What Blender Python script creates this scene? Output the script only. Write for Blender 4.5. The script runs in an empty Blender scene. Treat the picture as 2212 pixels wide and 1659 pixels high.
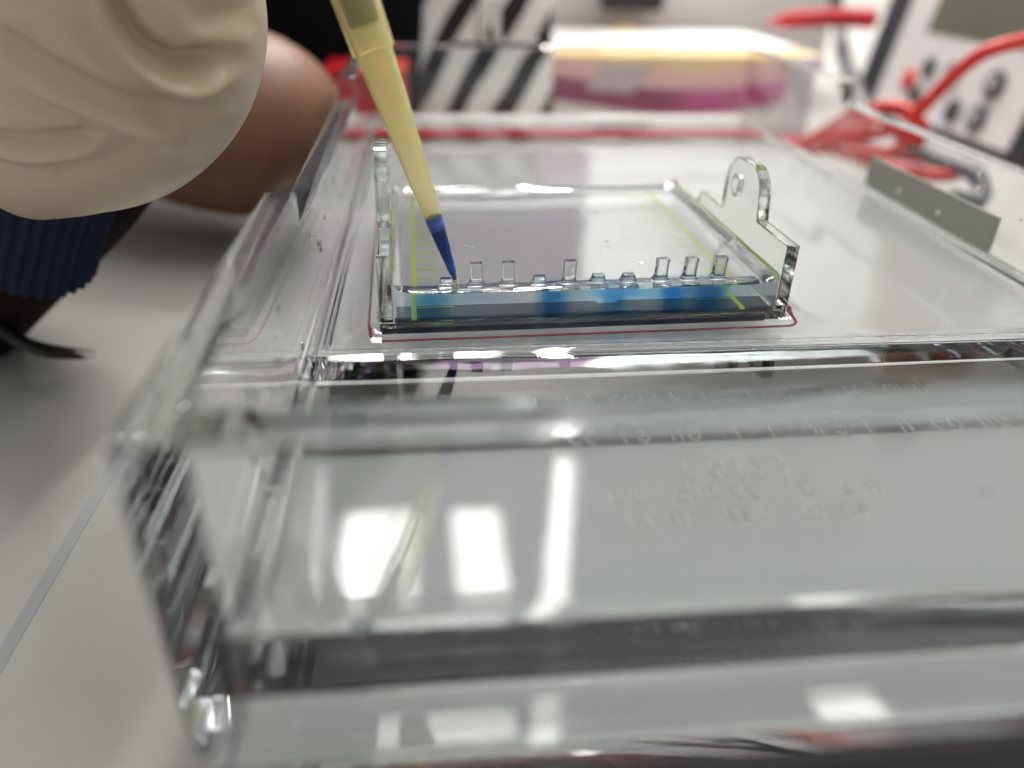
import bpy, bmesh, math, random
from mathutils import Vector, Matrix, noise
random.seed(7)
SC = bpy.context.scene
COL = SC.collection
CM = 0.01

# ------------------------------------------------------------------ camera
CAM_H = 0.062
RIGHT = Vector((0.995058, -0.09695263, 0.02144233))
UP = Vector((0.02977473, 0.49734572, 0.86704135))
FWD = Vector((0.09472619, 0.86211799, -0.49777457))
FPX, PCX, PCY = 1671.0, 1106.0, 829.5          # focal length and centre for a 2212 x 1659 frame
camd = bpy.data.cameras.new('camera')
cam = bpy.data.objects.new('camera', camd)
COL.objects.link(cam)
camd.sensor_width = 36.0
camd.lens = 36.0 * FPX / 2212.0
camd.clip_start = 0.002
camd.clip_end = 20.0
m3 = Matrix((RIGHT, UP, -FWD)).transposed()
cam.matrix_world = Matrix.Translation((0, 0, CAM_H)) @ m3.to_4x4()
camd.dof.use_dof = True
camd.dof.focus_distance = 0.142
camd.dof.aperture_fstop = 7.0
SC.camera = cam

def ray(px, py):
    return RIGHT * ((px - PCX) / FPX) + UP * (-(py - PCY) / FPX) + FWD
def at(px, py, Y):
    """point on the vertical plane y = Y (cm) behind a photograph position"""
    d = ray(px, py)
    return Vector((0, 0, CAM_H)) + d * (Y * CM / d.y)
def atz(px, py, z):
    d = ray(px, py)
    return Vector((0, 0, CAM_H)) + d * ((z * CM - CAM_H) / d.z)
def onplane(px, py, p0, n):
    o = Vector((0, 0, CAM_H)); d = ray(px, py)
    return o + d * ((p0 - o).dot(n) / d.dot(n))
def proj(p):
    q = p - Vector((0, 0, CAM_H))
    w = q.dot(FWD)
    return (PCX + FPX * q.dot(RIGHT) / w, PCY - FPX * q.dot(UP) / w)

# ------------------------------------------------------------------ world and lamps
world = bpy.data.worlds.new('World')
SC.world = world
world.use_nodes = True
bg = world.node_tree.nodes['Background']
bg.inputs[0].default_value = (1.0, 0.985, 0.96, 1)
bg.inputs[1].default_value = 0.40

def area(name, loc, target, sx, sy, power, color=(1, 0.97, 0.93)):
    l = bpy.data.lights.new(name, 'AREA')
    l.shape = 'RECTANGLE'; l.size = sx; l.size_y = sy; l.energy = power; l.color = color
    o = bpy.data.objects.new(name, l)
    COL.objects.link(o)
    o.location = loc
    o.rotation_euler = (Vector(target) - Vector(loc)).to_track_quat('-Z', 'Y').to_euler()
    return o
area('ceiling_lamp', (0.60, 0.25, 1.55), (0.60, 0.251, 0), 1.5, 1.1, 17)
for i_, (lx, ly, sx_, sy_, pw) in enumerate(((-0.17, 1.56, 0.20, 0.34, 6.5), (0.095, 1.56, 0.13, 0.34, 4.4), (-0.14, 1.03, 0.55, 0.07, 8.0), (0.85, 1.00, 0.14, 0.12, 3.0))):  # nearer pair added to put bright reflections on the flange
    area('reflection_lamp' + ('.%03d' % i_ if i_ else ''), (lx, ly, 1.33), (lx, ly + 0.001, 0), sx_, sy_, pw)

streak_l = area('streak_lamp', (0.275, 1.40, 1.33), (0.275, 1.401, 0), 0.055, 1.15, 26.0)  # added lamp whose mirror image draws the vertical glare streak
streak_l.rotation_euler = (0, 0, math.radians(-11.2))

SC.view_settings.view_transform = 'Standard'
SC.view_settings.look = 'None'
SC.view_settings.exposure = 0.30
SC.view_settings.gamma = 1.0
SC.render.engine = 'CYCLES'
cy = SC.cycles
cy.use_adaptive_sampling = True
cy.adaptive_threshold = 0.03
cy.max_bounces = 18
cy.transmission_bounces = 18
cy.glossy_bounces = 12
cy.diffuse_bounces = 4
cy.transparent_max_bounces = 16
cy.volume_bounces = 0
cy.caustics_refractive = True
cy.caustics_reflective = True
cy.blur_glossy = 0.3
cy.sample_clamp_indirect = 6.0
cy.use_denoising = True
try:
    cy.denoiser = 'OPENIMAGEDENOISE'
except Exception:
    pass

# ------------------------------------------------------------------ material helpers
class NT:
    def __init__(s, name):
        s.m = bpy.data.materials.new(name); s.m.use_nodes = True
        s.t = s.m.node_tree; s.t.nodes.clear()
        s.out = s.t.nodes.new('ShaderNodeOutputMaterial')
    def n(s, typ, **kw):
        nd = s.t.nodes.new(typ)
        for k, v in kw.items():
            if k in nd.inputs: nd.inputs[k].default_value = v
            else: setattr(nd, k, v)
        return nd
    def l(s, a, b): s.t.links.new(a, b)
    def math(s, op, a, b=None):
        nd = s.t.nodes.new('ShaderNodeMath'); nd.operation = op
        for i, v in enumerate((a, b)):
            if v is None: continue
            if hasattr(v, 'links'): s.l(v, nd.inputs[i])
            else: nd.inputs[i].default_value = v
        return nd.outputs[0]
    def mix(s, f, a, b):
        nd = s.t.nodes.new('ShaderNodeMixRGB')
        for i, v in enumerate((f, a, b)):
            if hasattr(v, 'links'): s.l(v, nd.inputs[i])
            elif i == 0: nd.inputs[0].default_value = v
            else: nd.inputs[i].default_value = (*v, 1)
        return nd.outputs[0]

def solid(name, color, rough=0.5, spec=0.5, noise_amt=0.0, noise_scale=60, bump=0.0, bump_scale=400, metallic=0.0, sheen=0.0, sss=0.0):
    k = NT(name)
    b = k.n('ShaderNodeBsdfPrincipled')
    b.inputs['Roughness'].default_value = rough
    b.inputs['Specular IOR Level'].default_value = spec
    b.inputs['Metallic'].default_value = metallic
    if sheen: b.inputs['Sheen Weight'].default_value = sheen
    if sss:
        b.inputs['Subsurface Weight'].default_value = sss
        b.inputs['Subsurface Radius'].default_value = (0.006, 0.004, 0.002)
    tc = k.n('ShaderNodeTexCoord')
    if noise_amt:
        nz = k.n('ShaderNodeTexNoise', Scale=noise_scale, Detail=5.0)
        k.l(tc.outputs['Object'], nz.inputs['Vector'])
        c2 = tuple(max(0, c * (1 - noise_amt)) for c in color)
        c1 = tuple(min(1, c * (1 + noise_amt)) for c in color)
        k.l(k.mix(nz.outputs[0], c2, c1), b.inputs['Base Color'])
    else:
        b.inputs['Base Color'].default_value = (*color, 1)
    if bump:
        nb = k.n('ShaderNodeTexNoise', Scale=bump_scale, Detail=4.0)
        k.l(tc.outputs['Object'], nb.inputs['Vector'])
        bp = k.n('ShaderNodeBump', Strength=bump, Distance=0.0005)
        k.l(nb.outputs[0], bp.inputs['Height']); k.l(bp.outputs[0], b.inputs['Normal'])
    k.l(b.outputs[0], k.out.inputs[0])
    return k.m

def clear(name, ior, rough=0.0, color=(1, 1, 1), absorb=None, density=0.0, bump=0.0, bump_scale=90.0, bdist=0.0004):
    k = NT(name)
    g = k.n('ShaderNodeBsdfGlass', IOR=ior, Roughness=rough)
    g.inputs['Color'].default_value = (*color, 1)
    if bump:
        tc = k.n('ShaderNodeTexCoord')
        nb = k.n('ShaderNodeTexNoise', Scale=bump_scale, Detail=2.0)
        k.l(tc.outputs['Object'], nb.inputs['Vector'])
        bp = k.n('ShaderNodeBump', Strength=bump, Distance=bdist)
        k.l(nb.outputs[0], bp.inputs['Height']); k.l(bp.outputs[0], g.inputs['Normal'])
    k.l(g.outputs[0], k.out.inputs[0])
    if absorb:
        v = k.n('ShaderNodeVolumeAbsorption', Density=density)
        v.inputs['Color'].default_value = (*absorb, 1)
        k.l(v.outputs[0], k.out.inputs['Volume'])
    return k.m

M = {}
def smudge(m, lo, hi, amt, scale):
    nt = m.node_tree; g = [q for q in nt.nodes if q.type == 'BSDF_GLASS'][0]
    tc = nt.nodes.new('ShaderNodeTexCoord')
    mp = nt.nodes.new('ShaderNodeMapping'); mp.inputs['Scale'].default_value = (1.0, 0.6, 0.45)
    nz = nt.nodes.new('ShaderNodeTexNoise'); nz.inputs['Scale'].default_value = scale; nz.inputs['Detail'].default_value = 6.0; nz.inputs['Roughness'].default_value = 0.65
    mr = nt.nodes.new('ShaderNodeMapRange'); mr.inputs[1].default_value = lo; mr.inputs[2].default_value = hi; mr.inputs[3].default_value = 0.0; mr.inputs[4].default_value = amt
    nt.links.new(tc.outputs['Object'], mp.inputs[0]); nt.links.new(mp.outputs[0], nz.inputs['Vector']); nt.links.new(nz.outputs[0], mr.inputs[0]); nt.links.new(mr.outputs[0], g.inputs['Roughness'])
M['acrylic'] = clear('clear_acrylic', 1.49, 0.0, (0.99, 0.996, 0.998), (0.55, 0.74, 0.80), 1.6, 0.08, 45.0)
M['tray'] = clear('clear_tray_plastic', 1.49, 0.0, (0.99, 0.996, 0.99), (0.45, 0.72, 0.58), 3.5, 0.12, 120.0)
M['water'] = clear('buffer', 1.33, 0.0, (0.995, 1, 1), None, 0, 0.05, 70.0)
def gel_mat():
    k = NT('agarose')
    g = k.n('ShaderNodeBsdfGlass', IOR=1.335, Roughness=0.0); g.inputs['Color'].default_value = (0.985, 0.99, 0.995, 1)
    t = k.n('ShaderNodeBsdfTranslucent'); t.inputs[0].default_value = (0.78, 0.86, 0.92, 1)
    tc = k.n('ShaderNodeTexCoord'); nb = k.n('ShaderNodeTexNoise', Scale=180.0, Detail=2.0); k.l(tc.outputs['Object'], nb.inputs['Vector'])
    bp = k.n('ShaderNodeBump', Strength=0.12, Distance=0.0004); k.l(nb.outputs[0], bp.inputs['Height']); k.l(bp.outputs[0], g.inputs['Normal'])
    m = k.n('ShaderNodeMixShader'); m.inputs[0].default_value = 0.075
    k.l(g.outputs[0], m.inputs[1]); k.l(t.outputs[0], m.inputs[2]); k.l(m.outputs[0], k.out.inputs[0])
    return k.m
M['gel'] = gel_mat()
M['post'] = clear('clear_gel_post', 1.38, 0.0, (0.99, 1, 1), None, 0, 0.25, 500.0)
M['frost'] = clear('frosted_letter', 1.49, 0.35, (0.95, 0.97, 0.97))
smudge(M['acrylic'], 0.50, 0.75, 0.14, 38.0)
M['metal'] = solid('chrome', (0.75, 0.74, 0.72), 0.16, metallic=1.0)
M['black'] = solid('black_plastic', (0.012, 0.012, 0.013), 0.45, noise_amt=0.2)
M['strip'] = solid('black_print', (0.012, 0.020, 0.045), 0.5)
M['lime'] = solid('lime_print', (0.55, 0.68, 0.05), 0.6)
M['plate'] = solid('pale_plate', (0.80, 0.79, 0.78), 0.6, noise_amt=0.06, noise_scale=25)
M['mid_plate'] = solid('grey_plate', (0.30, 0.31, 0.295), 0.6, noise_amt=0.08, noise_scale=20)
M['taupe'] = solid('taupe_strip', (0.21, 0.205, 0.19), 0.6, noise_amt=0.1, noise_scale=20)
M['shade_plate'] = solid('taupe_shade_plate', (0.105, 0.10, 0.09), 0.6, noise_amt=0.12, noise_scale=20)
M['red'] = solid('red_plastic', (0.50, 0.008, 0.016), 0.35, noise_amt=0.15, noise_scale=30)
M['cable'] = solid('red_rubber', (0.62, 0.022, 0.015), 0.4)
M['grey_cable'] = solid('grey_rubber', (0.07, 0.072, 0.08), 0.4)
M['bench'] = solid('bench_laminate', (0.35, 0.34, 0.325), 0.40, noise_amt=0.28, noise_scale=11, bump=0.05, bump_scale=900)
M['seam'] = solid('bench_joint', (0.27, 0.275, 0.28), 0.6)
M['wall'] = solid('painted_wall', (0.80, 0.79, 0.77), 0.8, noise_amt=0.03, noise_scale=8)
M['glove'] = solid('latex', (0.52, 0.44, 0.30), 0.36, spec=0.45, noise_amt=0.04, noise_scale=90, bump=0.06, bump_scale=2200, sss=0.25)
M['skin'] = solid('skin', (0.18, 0.08, 0.038), 0.5, noise_amt=0.3, noise_scale=110, bump=0.4, bump_scale=900, sss=0.1)
M['cloth'] = solid('black_cloth', (0.005, 0.005, 0.006), 0.95, spec=0.05, noise_amt=0.3, noise_scale=200)
M['brown_cloth'] = solid('dark_brown_cloth', (0.018, 0.012, 0.011), 0.95, spec=0.08, noise_amt=0.5, noise_scale=300)
M['rib'] = solid('navy_knit', (0.022, 0.028, 0.055), 0.95, spec=0.08, noise_amt=0.3, noise_scale=400)
M['hair'] = solid('dark_hair', (0.012, 0.008, 0.006), 0.5)
M['casing'] = solid('dark_casing', (0.018, 0.020, 0.022), 0.4, noise_amt=0.2)
M['panel'] = solid('pale_grey_panel', (0.62, 0.60, 0.60), 0.45, noise_amt=0.02)
M['lcd'] = solid('lcd', (0.105, 0.11, 0.075), 0.25)
M['btn'] = solid('dark_button', (0.05, 0.05, 0.055), 0.5)
M['btn_mid'] = solid('pale_button', (0.33, 0.33, 0.34), 0.5)
M['red_btn'] = solid('red_button', (0.65, 0.03, 0.04), 0.4)
M['tape'] = solid('grey_tape', (0.34, 0.34, 0.30), 0.5, noise_amt=0.06, noise_scale=80)
M['white_dot'] = solid('white_dot', (0.8, 0.8, 0.78), 0.5)
M['white'] = solid('white_card', (0.82, 0.81, 0.80), 0.6, noise_amt=0.02)
M['pinkish'] = solid('pinkish_card', (0.52, 0.42, 0.45), 0.6)
M['yellow'] = solid('yellow_card', (0.72, 0.55, 0.20), 0.6)
M['dye'] = solid('deep_blue_dye', (0.004, 0.075, 0.66), 0.15)
M['nozzle'] = solid('olive_nozzle', (0.022, 0.028, 0.014), 0.4)

def tip_mat():
    k = NT('yellow_tip_plastic')
    g = k.n('ShaderNodeBsdfGlass', IOR=1.2, Roughness=0.18)
    g.inputs['Color'].default_value = (0.99, 0.985, 0.93, 1)
    d = k.n('ShaderNodeBsdfTranslucent'); d.inputs[0].default_value = (0.96, 0.90, 0.44, 1)
    e = k.n('ShaderNodeBsdfDiffuse'); e.inputs[0].default_value = (0.93, 0.87, 0.48, 1)
    m1 = k.n('ShaderNodeMixShader'); m1.inputs[0].default_value = 0.5
    k.l(d.outputs[0], m1.inputs[1]); k.l(e.outputs[0], m1.inputs[2])
    m2 = k.n('ShaderNodeMixShader'); m2.inputs[0].default_value = 0.30
    k.l(g.outputs[0], m2.inputs[1]); k.l(m1.outputs[0], m2.inputs[2])
    tc = k.n('ShaderNodeTexCoord'); sp = k.n('ShaderNodeSeparateXYZ'); k.l(tc.outputs['Object'], sp.inputs[0])
    mr = k.n('ShaderNodeMapRange'); k.l(sp.outputs[2], mr.inputs[0])
    mr.inputs[1].default_value = 0.0165; mr.inputs[2].default_value = 0.0225; mr.inputs[3].default_value = 0.05; mr.inputs[4].default_value = 0.24
    k.l(mr.outputs[0], m2.inputs[0])
    k.l(m2.outputs[0], k.out.inputs[0])
    v = k.n('ShaderNodeVolumeAbsorption', Density=110.0)
    v.inputs['Color'].default_value = (0.92, 0.86, 0.10, 1)
    k.l(v.outputs[0], k.out.inputs['Volume'])
    return k.m
M['tip'] = tip_mat()

def dye_cloud_mat(dens):
    k = NT('blue_dye_cloud')
    tc = k.n('ShaderNodeTexCoord')
    sx = k.n('ShaderNodeSeparateXYZ')
    k.l(tc.outputs['Generated'], sx.inputs[0])
    r = k.math('ABSOLUTE', k.math('SUBTRACT', k.math('MULTIPLY', sx.outputs[0], 2.0), 1.0))
    r = k.math('MAXIMUM', k.math('SUBTRACT', 1.0, r), 0.0)
    r = k.math('MULTIPLY', k.math('MULTIPLY', r, r), k.math('SUBTRACT', 3.0, k.math('MULTIPLY', r, 2.0)))
    zf = k.math('MINIMUM', k.math('MULTIPLY', k.math('SUBTRACT', 1.0, k.math('ABSOLUTE', k.math('SUBTRACT', k.math('MULTIPLY', sx.outputs[2], 2.0), 1.0))), 3.0), 1.0)
    r = k.math('MULTIPLY', k.math('MULTIPLY', r, zf), dens)
    v = k.n('ShaderNodeVolumeAbsorption')
    v.inputs['Color'].default_value = (0.05, 0.60, 0.90, 1)
    k.l(r, v.inputs['Density'])
    k.l(v.outputs[0], k.out.inputs['Volume'])
    return k.m

# ------------------------------------------------------------------ mesh helpers
def link(o, parent=None):
    COL.objects.link(o)
    if parent: o.parent = parent
    return o
def mesh_obj(name, verts, faces, mat, parent=None, smooth=False):
    me = bpy.data.meshes.new(name)
    me.from_pydata([tuple(v) for v in verts], [], faces)
    me.update()
    if smooth:
        me.polygons.foreach_set('use_smooth', [True] * len(me.polygons))
    me.materials.append(mat)
    return link(bpy.data.objects.new(name, me), parent)
def tag(o, label=None, cat=None, group=None, kind=None):
    if label: o['label'] = label
    if cat: o['category'] = cat
    if group: o['group'] = group
    if kind: o['kind'] = kind
    return o
def empty(name, loc=(0, 0, 0), rz=0):
    o = bpy.data.objects.new(name, None)
    o.empty_display_size = 0.01
    o.location = loc; o.rotation_euler = (0, 0, rz)
    return link(o)
def fixn(o):
    bm = bmesh.new(); bm.from_mesh(o.data)
    bmesh.ops.recalc_face_normals(bm, faces=bm.faces)
    bm.to_mesh(o.data); bm.free()
    return o
def bevel(o, w, seg=2, ang=40):
    b = o.modifiers.new('bevel', 'BEVEL'); b.width = w; b.segments = seg
    b.limit_method = 'ANGLE'; b.angle_limit = math.radians(ang)
    return o
def box_geo(x0, x1, y0, y1, z0, z1, s=CM):
    v = [(x * s, y * s, z * s) for z in (z0, z1) for y in (y0, y1) for x in (x0, x1)]
    f = [(0, 2, 3, 1), (4, 5, 7, 6), (0, 1, 5, 4), (2, 6, 7, 3), (0, 4, 6, 2), (1, 3, 7, 5)]
    return v, f
def box(name, b, mat, parent=None, bev=0.0, seg=2):
    v, f = box_geo(*b)
    o = mesh_obj(name, v, f, mat, parent)
    if bev: bevel(o, bev * CM, seg)
    return o
def voxel(name, xs, ys, zs, solid_fn, mat, parent=None):
    idx, verts, faces = {}, [], []
    def vi(i, j, k):
        if (i, j, k) not in idx:
            idx[(i, j, k)] = len(verts); verts.append((xs[i] * CM, ys[j] * CM, zs[k] * CM))
        return idx[(i, j, k)]
    nx, ny, nz = len(xs) - 1, len(ys) - 1, len(zs) - 1
    S = {}
    for i in range(nx):
        for j in range(ny):
            for k in range(nz):
                S[(i, j, k)] = solid_fn((xs[i] + xs[i + 1]) / 2, (ys[j] + ys[j + 1]) / 2, (zs[k] + zs[k + 1]) / 2)
    for (i, j, k), s in S.items():
        if not s: continue
        if not S.get((i - 1, j, k)): faces.append((vi(i, j, k), vi(i, j, k + 1), vi(i, j + 1, k + 1), vi(i, j + 1, k)))
        if not S.get((i + 1, j, k)): faces.append((vi(i + 1, j, k), vi(i + 1, j + 1, k), vi(i + 1, j + 1, k + 1), vi(i + 1, j, k + 1)))
        if not S.get((i, j - 1, k)): faces.append((vi(i, j, k), vi(i + 1, j, k), vi(i + 1, j, k + 1), vi(i, j, k + 1)))
        if not S.get((i, j + 1, k)): faces.append((vi(i, j + 1, k), vi(i, j + 1, k + 1), vi(i + 1, j + 1, k + 1), vi(i + 1, j + 1, k)))
        if not S.get((i, j, k - 1)): faces.append((vi(i, j, k), vi(i, j + 1, k), vi(i + 1, j + 1, k), vi(i + 1, j, k)))
        if not S.get((i, j, k + 1)): faces.append((vi(i, j, k + 1), vi(i + 1, j, k + 1), vi(i + 1, j + 1, k + 1), vi(i, j + 1, k + 1)))
    return mesh_obj(name, verts, faces, mat, parent)
def prism(name, poly, x0, x1, mat, parent=None, hole=None):
    """poly in (y, z) cm, extruded along x"""
    bm = bmesh.new()
    def loop(pts, x): return [bm.verts.new((x * CM, p[0] * CM, p[1] * CM)) for p in pts]
    rings = [poly] + ([hole] if hole else [])
    edges0, all0, all1 = [], [], []
    for r in rings:
        a, b = loop(r, x0), loop(r, x1)
        all0.append(a); all1.append(b)
        n = len(r)
        for i in range(n):
            bm.faces.new((a[i], a[(i + 1) % n], b[(i + 1) % n], b[i]))
    for rs in (all0, all1):
        es = []
        for r in rs:
            for i in range(len(r)):
                es.append(bm.edges.get((r[i], r[(i + 1) % len(r)])))
        bmesh.ops.triangle_fill(bm, edges=es, use_beauty=True)
    bmesh.ops.recalc_face_normals(bm, faces=bm.faces)
    me = bpy.data.meshes.new(name); bm.to_mesh(me); bm.free()
    me.materials.append(mat)
    return link(bpy.data.objects.new(name, me), parent)
def frame_of(d):
    d = d.normalized()
    a = Vector((0, 0, 1)) if abs(d.z) < 0.9 else Vector((0, 1, 0))
    u = d.cross(a).normalized()
    return u, d.cross(u).normalized()
def catmull(pts, n):
    P = [2 * pts[0] - pts[1]] + list(pts) + [2 * pts[-1] - pts[-2]]
    out = []
    for i in range(1, len(P) - 2):
        for s in range(n):
            t = s / n
            out.append(0.5 * ((2 * P[i]) + (P[i + 1] - P[i - 1]) * t + (2 * P[i - 1] - 5 * P[i] + 4 * P[i + 1] - P[i + 2]) * t * t + (3 * P[i] - P[i - 1] - 3 * P[i + 1] + P[i + 2]) * t ** 3))
    out.append(P[-2])
    return out
def tube_geo(path, radii, seg=16, flat=None):
    """lofted tube through path points; radii list; flat = (axis, factor)"""
    verts, faces = [], []
    n = len(path)
    u = None
    for i, p in enumerate(path):
        d = (path[min(i + 1, n - 1)] - path[max(i - 1, 0)]).normalized()
        if u is None: u, v = frame_of(d)
        else:
            u = (u - d * u.dot(d)).normalized(); v = d.cross(u).normalized()
        for s in range(seg):
            a = 2 * math.pi * s / seg
            off = u * math.cos(a) * radii[i] + v * math.sin(a) * radii[i]
            if flat:
                ax, f = flat
                off = off + ax * off.dot(ax) * (f - 1)
            verts.append(p + off)
    for i in range(n - 1):
        for s in range(seg):
            a, b = i * seg + s, i * seg + (s + 1) % seg
            faces.append((a, b, b + seg, a + seg))
    verts.append(path[0]); c0 = len(verts) - 1
    verts.append(path[-1]); c1 = len(verts) - 1
    for s in range(seg):
        faces.append((c0, (s + 1) % seg, s))
        faces.append((c1, (n - 1) * seg + s, (n - 1) * seg + (s + 1) % seg))
    return verts, faces
def tube(name, pts, radii, mat, parent=None, seg=16, n=8, flat=None):
    path = catmull(pts, n)
    rr = [Vector((r, 0, 0)) for r in radii]
    rad = [v.x for v in catmull(rr, n)]
    v, f = tube_geo(path, rad, seg, flat)
    return fixn(mesh_obj(name, v, f, mat, parent, True))
def lathe(name, prof, origin, axis, mat, parent=None, seg=40, closed=True):
    """prof: list of (radius, distance along axis) in cm, closed outline"""
    ax = axis.normalized(); u, v = frame_of(ax)
    verts, faces = [], []
    for r, t in prof:
        for s in range(seg):
            a = 2 * math.pi * s / seg
            verts.append(origin + ax * t * CM + (u * math.cos(a) + v * math.sin(a)) * r * CM)
    n = len(prof)
    for i in range(n if closed else n - 1):
        j = (i + 1) % n
        for s in range(seg):
            b = (s + 1) % seg
            faces.append((i * seg + s, i * seg + b, j * seg + b, j * seg + s))
    if not closed:
        faces.append(tuple(range(seg))[::-1]); faces.append(tuple((n - 1) * seg + s for s in range(seg)))
    o = fixn(mesh_obj(name, verts, faces, mat, parent, True))
    return o
def smooth_by_angle(o, deg=35):
    for p in o.data.polygons: p.use_smooth = True
    try:
        o.data.set_sharp_from_angle(angle=math.radians(deg))
    except Exception:
        pass
    return o

# ------------------------------------------------------------------ setting
v, f = box_geo(-140, 170, -30, 190, -4.6, -4.0)
bench = tag(mesh_obj('bench', v, f, M['bench']), kind='structure')
box('bench_joint', (-7.25, -7.0, -28, 36, -3.998, -3.985), M['seam'], bench)
v, f = box_geo(-140, 170, 190.2, 193, -4.6, 110)
tag(mesh_obj('wall', v, f, M['wall']), kind='structure')

# ------------------------------------------------------------------ gel tank
tank = tag(empty('gel_tank', (0.0535, 0.19, -0.04)), 'clear acrylic electrophoresis tank with stepped walls standing on the grey bench', 'tank')
def tpar(o):
    o.parent = tank
    o.matrix_parent_inverse = Matrix.Translation(tank.location).inverted()
    return o
YF, YFI, YP, YL = 5.42, 5.98, 11.8, 12.06
YB, YBL, YBI, YBO = 26.9, 26.64, 32.5, 33.0
XL, XLI, XLL, XRL, XRI, XR = -2.7, -2.2, -1.93, 12.62, 12.9, 13.4
xs = [XL, XLI, XLL, XRL, XRI, XR]
ys = [4.62, YF, YFI, YP, YL, 12.78, 24.4, YBL, YB, YBI, YBO]
zs = [-1.42, -0.92, -0.5, -0.25, 0.02, 1.98, 2.6]
def tank_solid(x, y, z):
    wall = x < XLI or x > XRI or y < YFI or y > YBI
    if y < YF: return z < -0.5 and XLI < x < XRI
    if z < -0.92: return True
    if wall:
        return z < 1.98 or y < 12.78 or y > 24.4
    plat = YP < y < YB
    if z < -0.25: return plat
    if z < 0.02: return plat and (y < YL or y > YBL or x < XLL or x > XRL)
    return False
body = tpar(voxel('tank_body', xs, ys, zs, tank_solid, M['acrylic']))
for vtx in body.data.vertices:      # the step between tall and low wall is cut slanting
    if abs(vtx.co.z - 0.026) < 1e-5:
        if abs(vtx.co.y - 0.1278) < 1e-5: vtx.co.y -= 0.0012
        if abs(vtx.co.y - 0.244) < 1e-5: vtx.co.y += 0.0012
bevel(body, 0.00045, 2, 30)
# added plinth under the tank; front plates and strip carry shade as colour
tpar(box('base_plate', (-2.15, 12.85, 11.95, 26.7, -1.62, -1.35), M['plate']))
tpar(box('reservoir_base', (-2.15, 12.85, 10.3, 11.9, -3.98, -1.35), M['shade_plate']))  # darker plate puts the reservoir's dim reflection into its colour
tpar(box('reservoir_base', (-2.15, 12.85, 6.0, 10.28, -3.98, -1.50), M['mid_plate']))  # lighter plate puts the bright ceiling reflection into its colour
tpar(box('red_reflection_bar', (-2.1, 12.8, 29.3, 30.6, -0.9, -0.45), M['red'], None, 0.05))  # added bar, imitates a red reflection in the back buffer
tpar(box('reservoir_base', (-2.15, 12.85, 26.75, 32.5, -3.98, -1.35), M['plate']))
tpar(box('shade_skirt', (-2.2, 12.9, 4.48, 4.61, -3.99, -0.80), M['black'], None, 0.03))  # black strip painted in for the shade below the tank front
tpar(box('flange_base', (-2.15, 12.85, 4.64, 5.96, -3.98, -1.46), M['mid_plate']))  # plate added beneath the flange to lighten the band seen there
# electrode posts on the back rim
for px in (1040, 1072):
    c = at(px, 108, 32.75)
    prof = [(0.001, 0), (0.26, 0), (0.26, 0.15), (0.19, 0.17), (0.19, 1.55), (0.15, 1.62), (0.001, 1.62)]
    tpar(smooth_by_angle(lathe('electrode_post', prof, Vector((c.x, 0.3275, 0.026)), Vector((0, 0, 1)), M['metal'], None, 20)))
tpar(box('post_block', (0.9, 4.4, 32.3, 33.2, 2.605, 2.75), M['black'], None, 0.03))
# raised lettering marks on the floor of the front reservoir (worn, not readable)
bm = bmesh.new()
rnd = random.Random(3)
def stroke(x, y, dx, dy, w=0.03, z=-0.918):
    if rnd.random() < 0.35: return
    w *= rnd.uniform(0.5, 1.2)
    L = math.hypot(dx, dy); nx_, ny_ = -dy / L * w / 2, dx / L * w / 2
    pts = [(x + nx_, y + ny_), (x - nx_, y - ny_), (x + dx - nx_, y + dy - ny_), (x + dx + nx_, y + dy + ny_)]
    lo = [bm.verts.new((p[0] * CM, p[1] * CM, z * CM)) for p in pts]
    hi = [bm.verts.new((p[0] * CM, p[1] * CM, (z + 0.018) * CM)) for p in pts]
    bm.faces.new(hi)
    for i in range(4): bm.faces.new((lo[i], lo[(i + 1) % 4], hi[(i + 1) % 4], hi[i]))
def ring(x, y, rx, ry, a0=0, a1=360, n=10):
    P = [(x + rx * math.cos(math.radians(a0 + (a1 - a0) * i / n)), y + ry * math.sin(math.radians(a0 + (a1 - a0) * i / n))) for i in range(n + 1)]
    for a, b in zip(P, P[1:]): stroke(a[0], a[1], b[0] - a[0], b[1] - a[1])
for gx, kd in ((3.6, '('), (3.95, 'o'), (4.3, 'l'), (4.5, 'o'), (4.95, ')')):
    if kd == 'o': ring(gx + 0.1, 9.15, 0.11, 0.2)
    elif kd == 'l': stroke(gx + 0.06, 8.95, 0, 0.4)
    else: ring(gx + (0.12 if kd == '(' else -0.02), 9.15, 0.14, 0.3, 110 if kd == '(' else -70, 250 if kd == '(' else 70, 7)
for row, (y, x0, x1, hgt) in enumerate(((10.7, 1.6, 8.6, 0.36), (9.9, 2.0, 9.2, 0.30), (8.5, 2.2, 6.4, 0.26), (8.0, 2.5, 6.0, 0.24))):
    x = x0
    while x < x1:
        kd = rnd.choice('loiocvn')
        if kd in 'oc': ring(x + 0.09, y + hgt / 2, 0.09, hgt / 2, 40 if kd == 'c' else 0, 320 if kd == 'c' else 360, 8)
        elif kd in 'li': stroke(x, y, 0, hgt)
        elif kd == 'v': stroke(x, y + hgt, 0.08, -hgt); stroke(x + 0.08, y, 0.08, hgt)
        else: stroke(x, y, 0, hgt); stroke(x + 0.14, y, 0, hgt)
        x += rnd.choice((0.24, 0.26, 0.28, 0.55))
bmesh.ops.recalc_face_normals(bm, faces=bm.faces)
me = bpy.data.meshes.new('raised_lettering'); bm.to_mesh(me); bm.free(); me.materials.append(M['frost'])
o = link(bpy.data.objects.new('raised_lettering', me)); tpar(o); o['kind'] = 'stuff'

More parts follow.
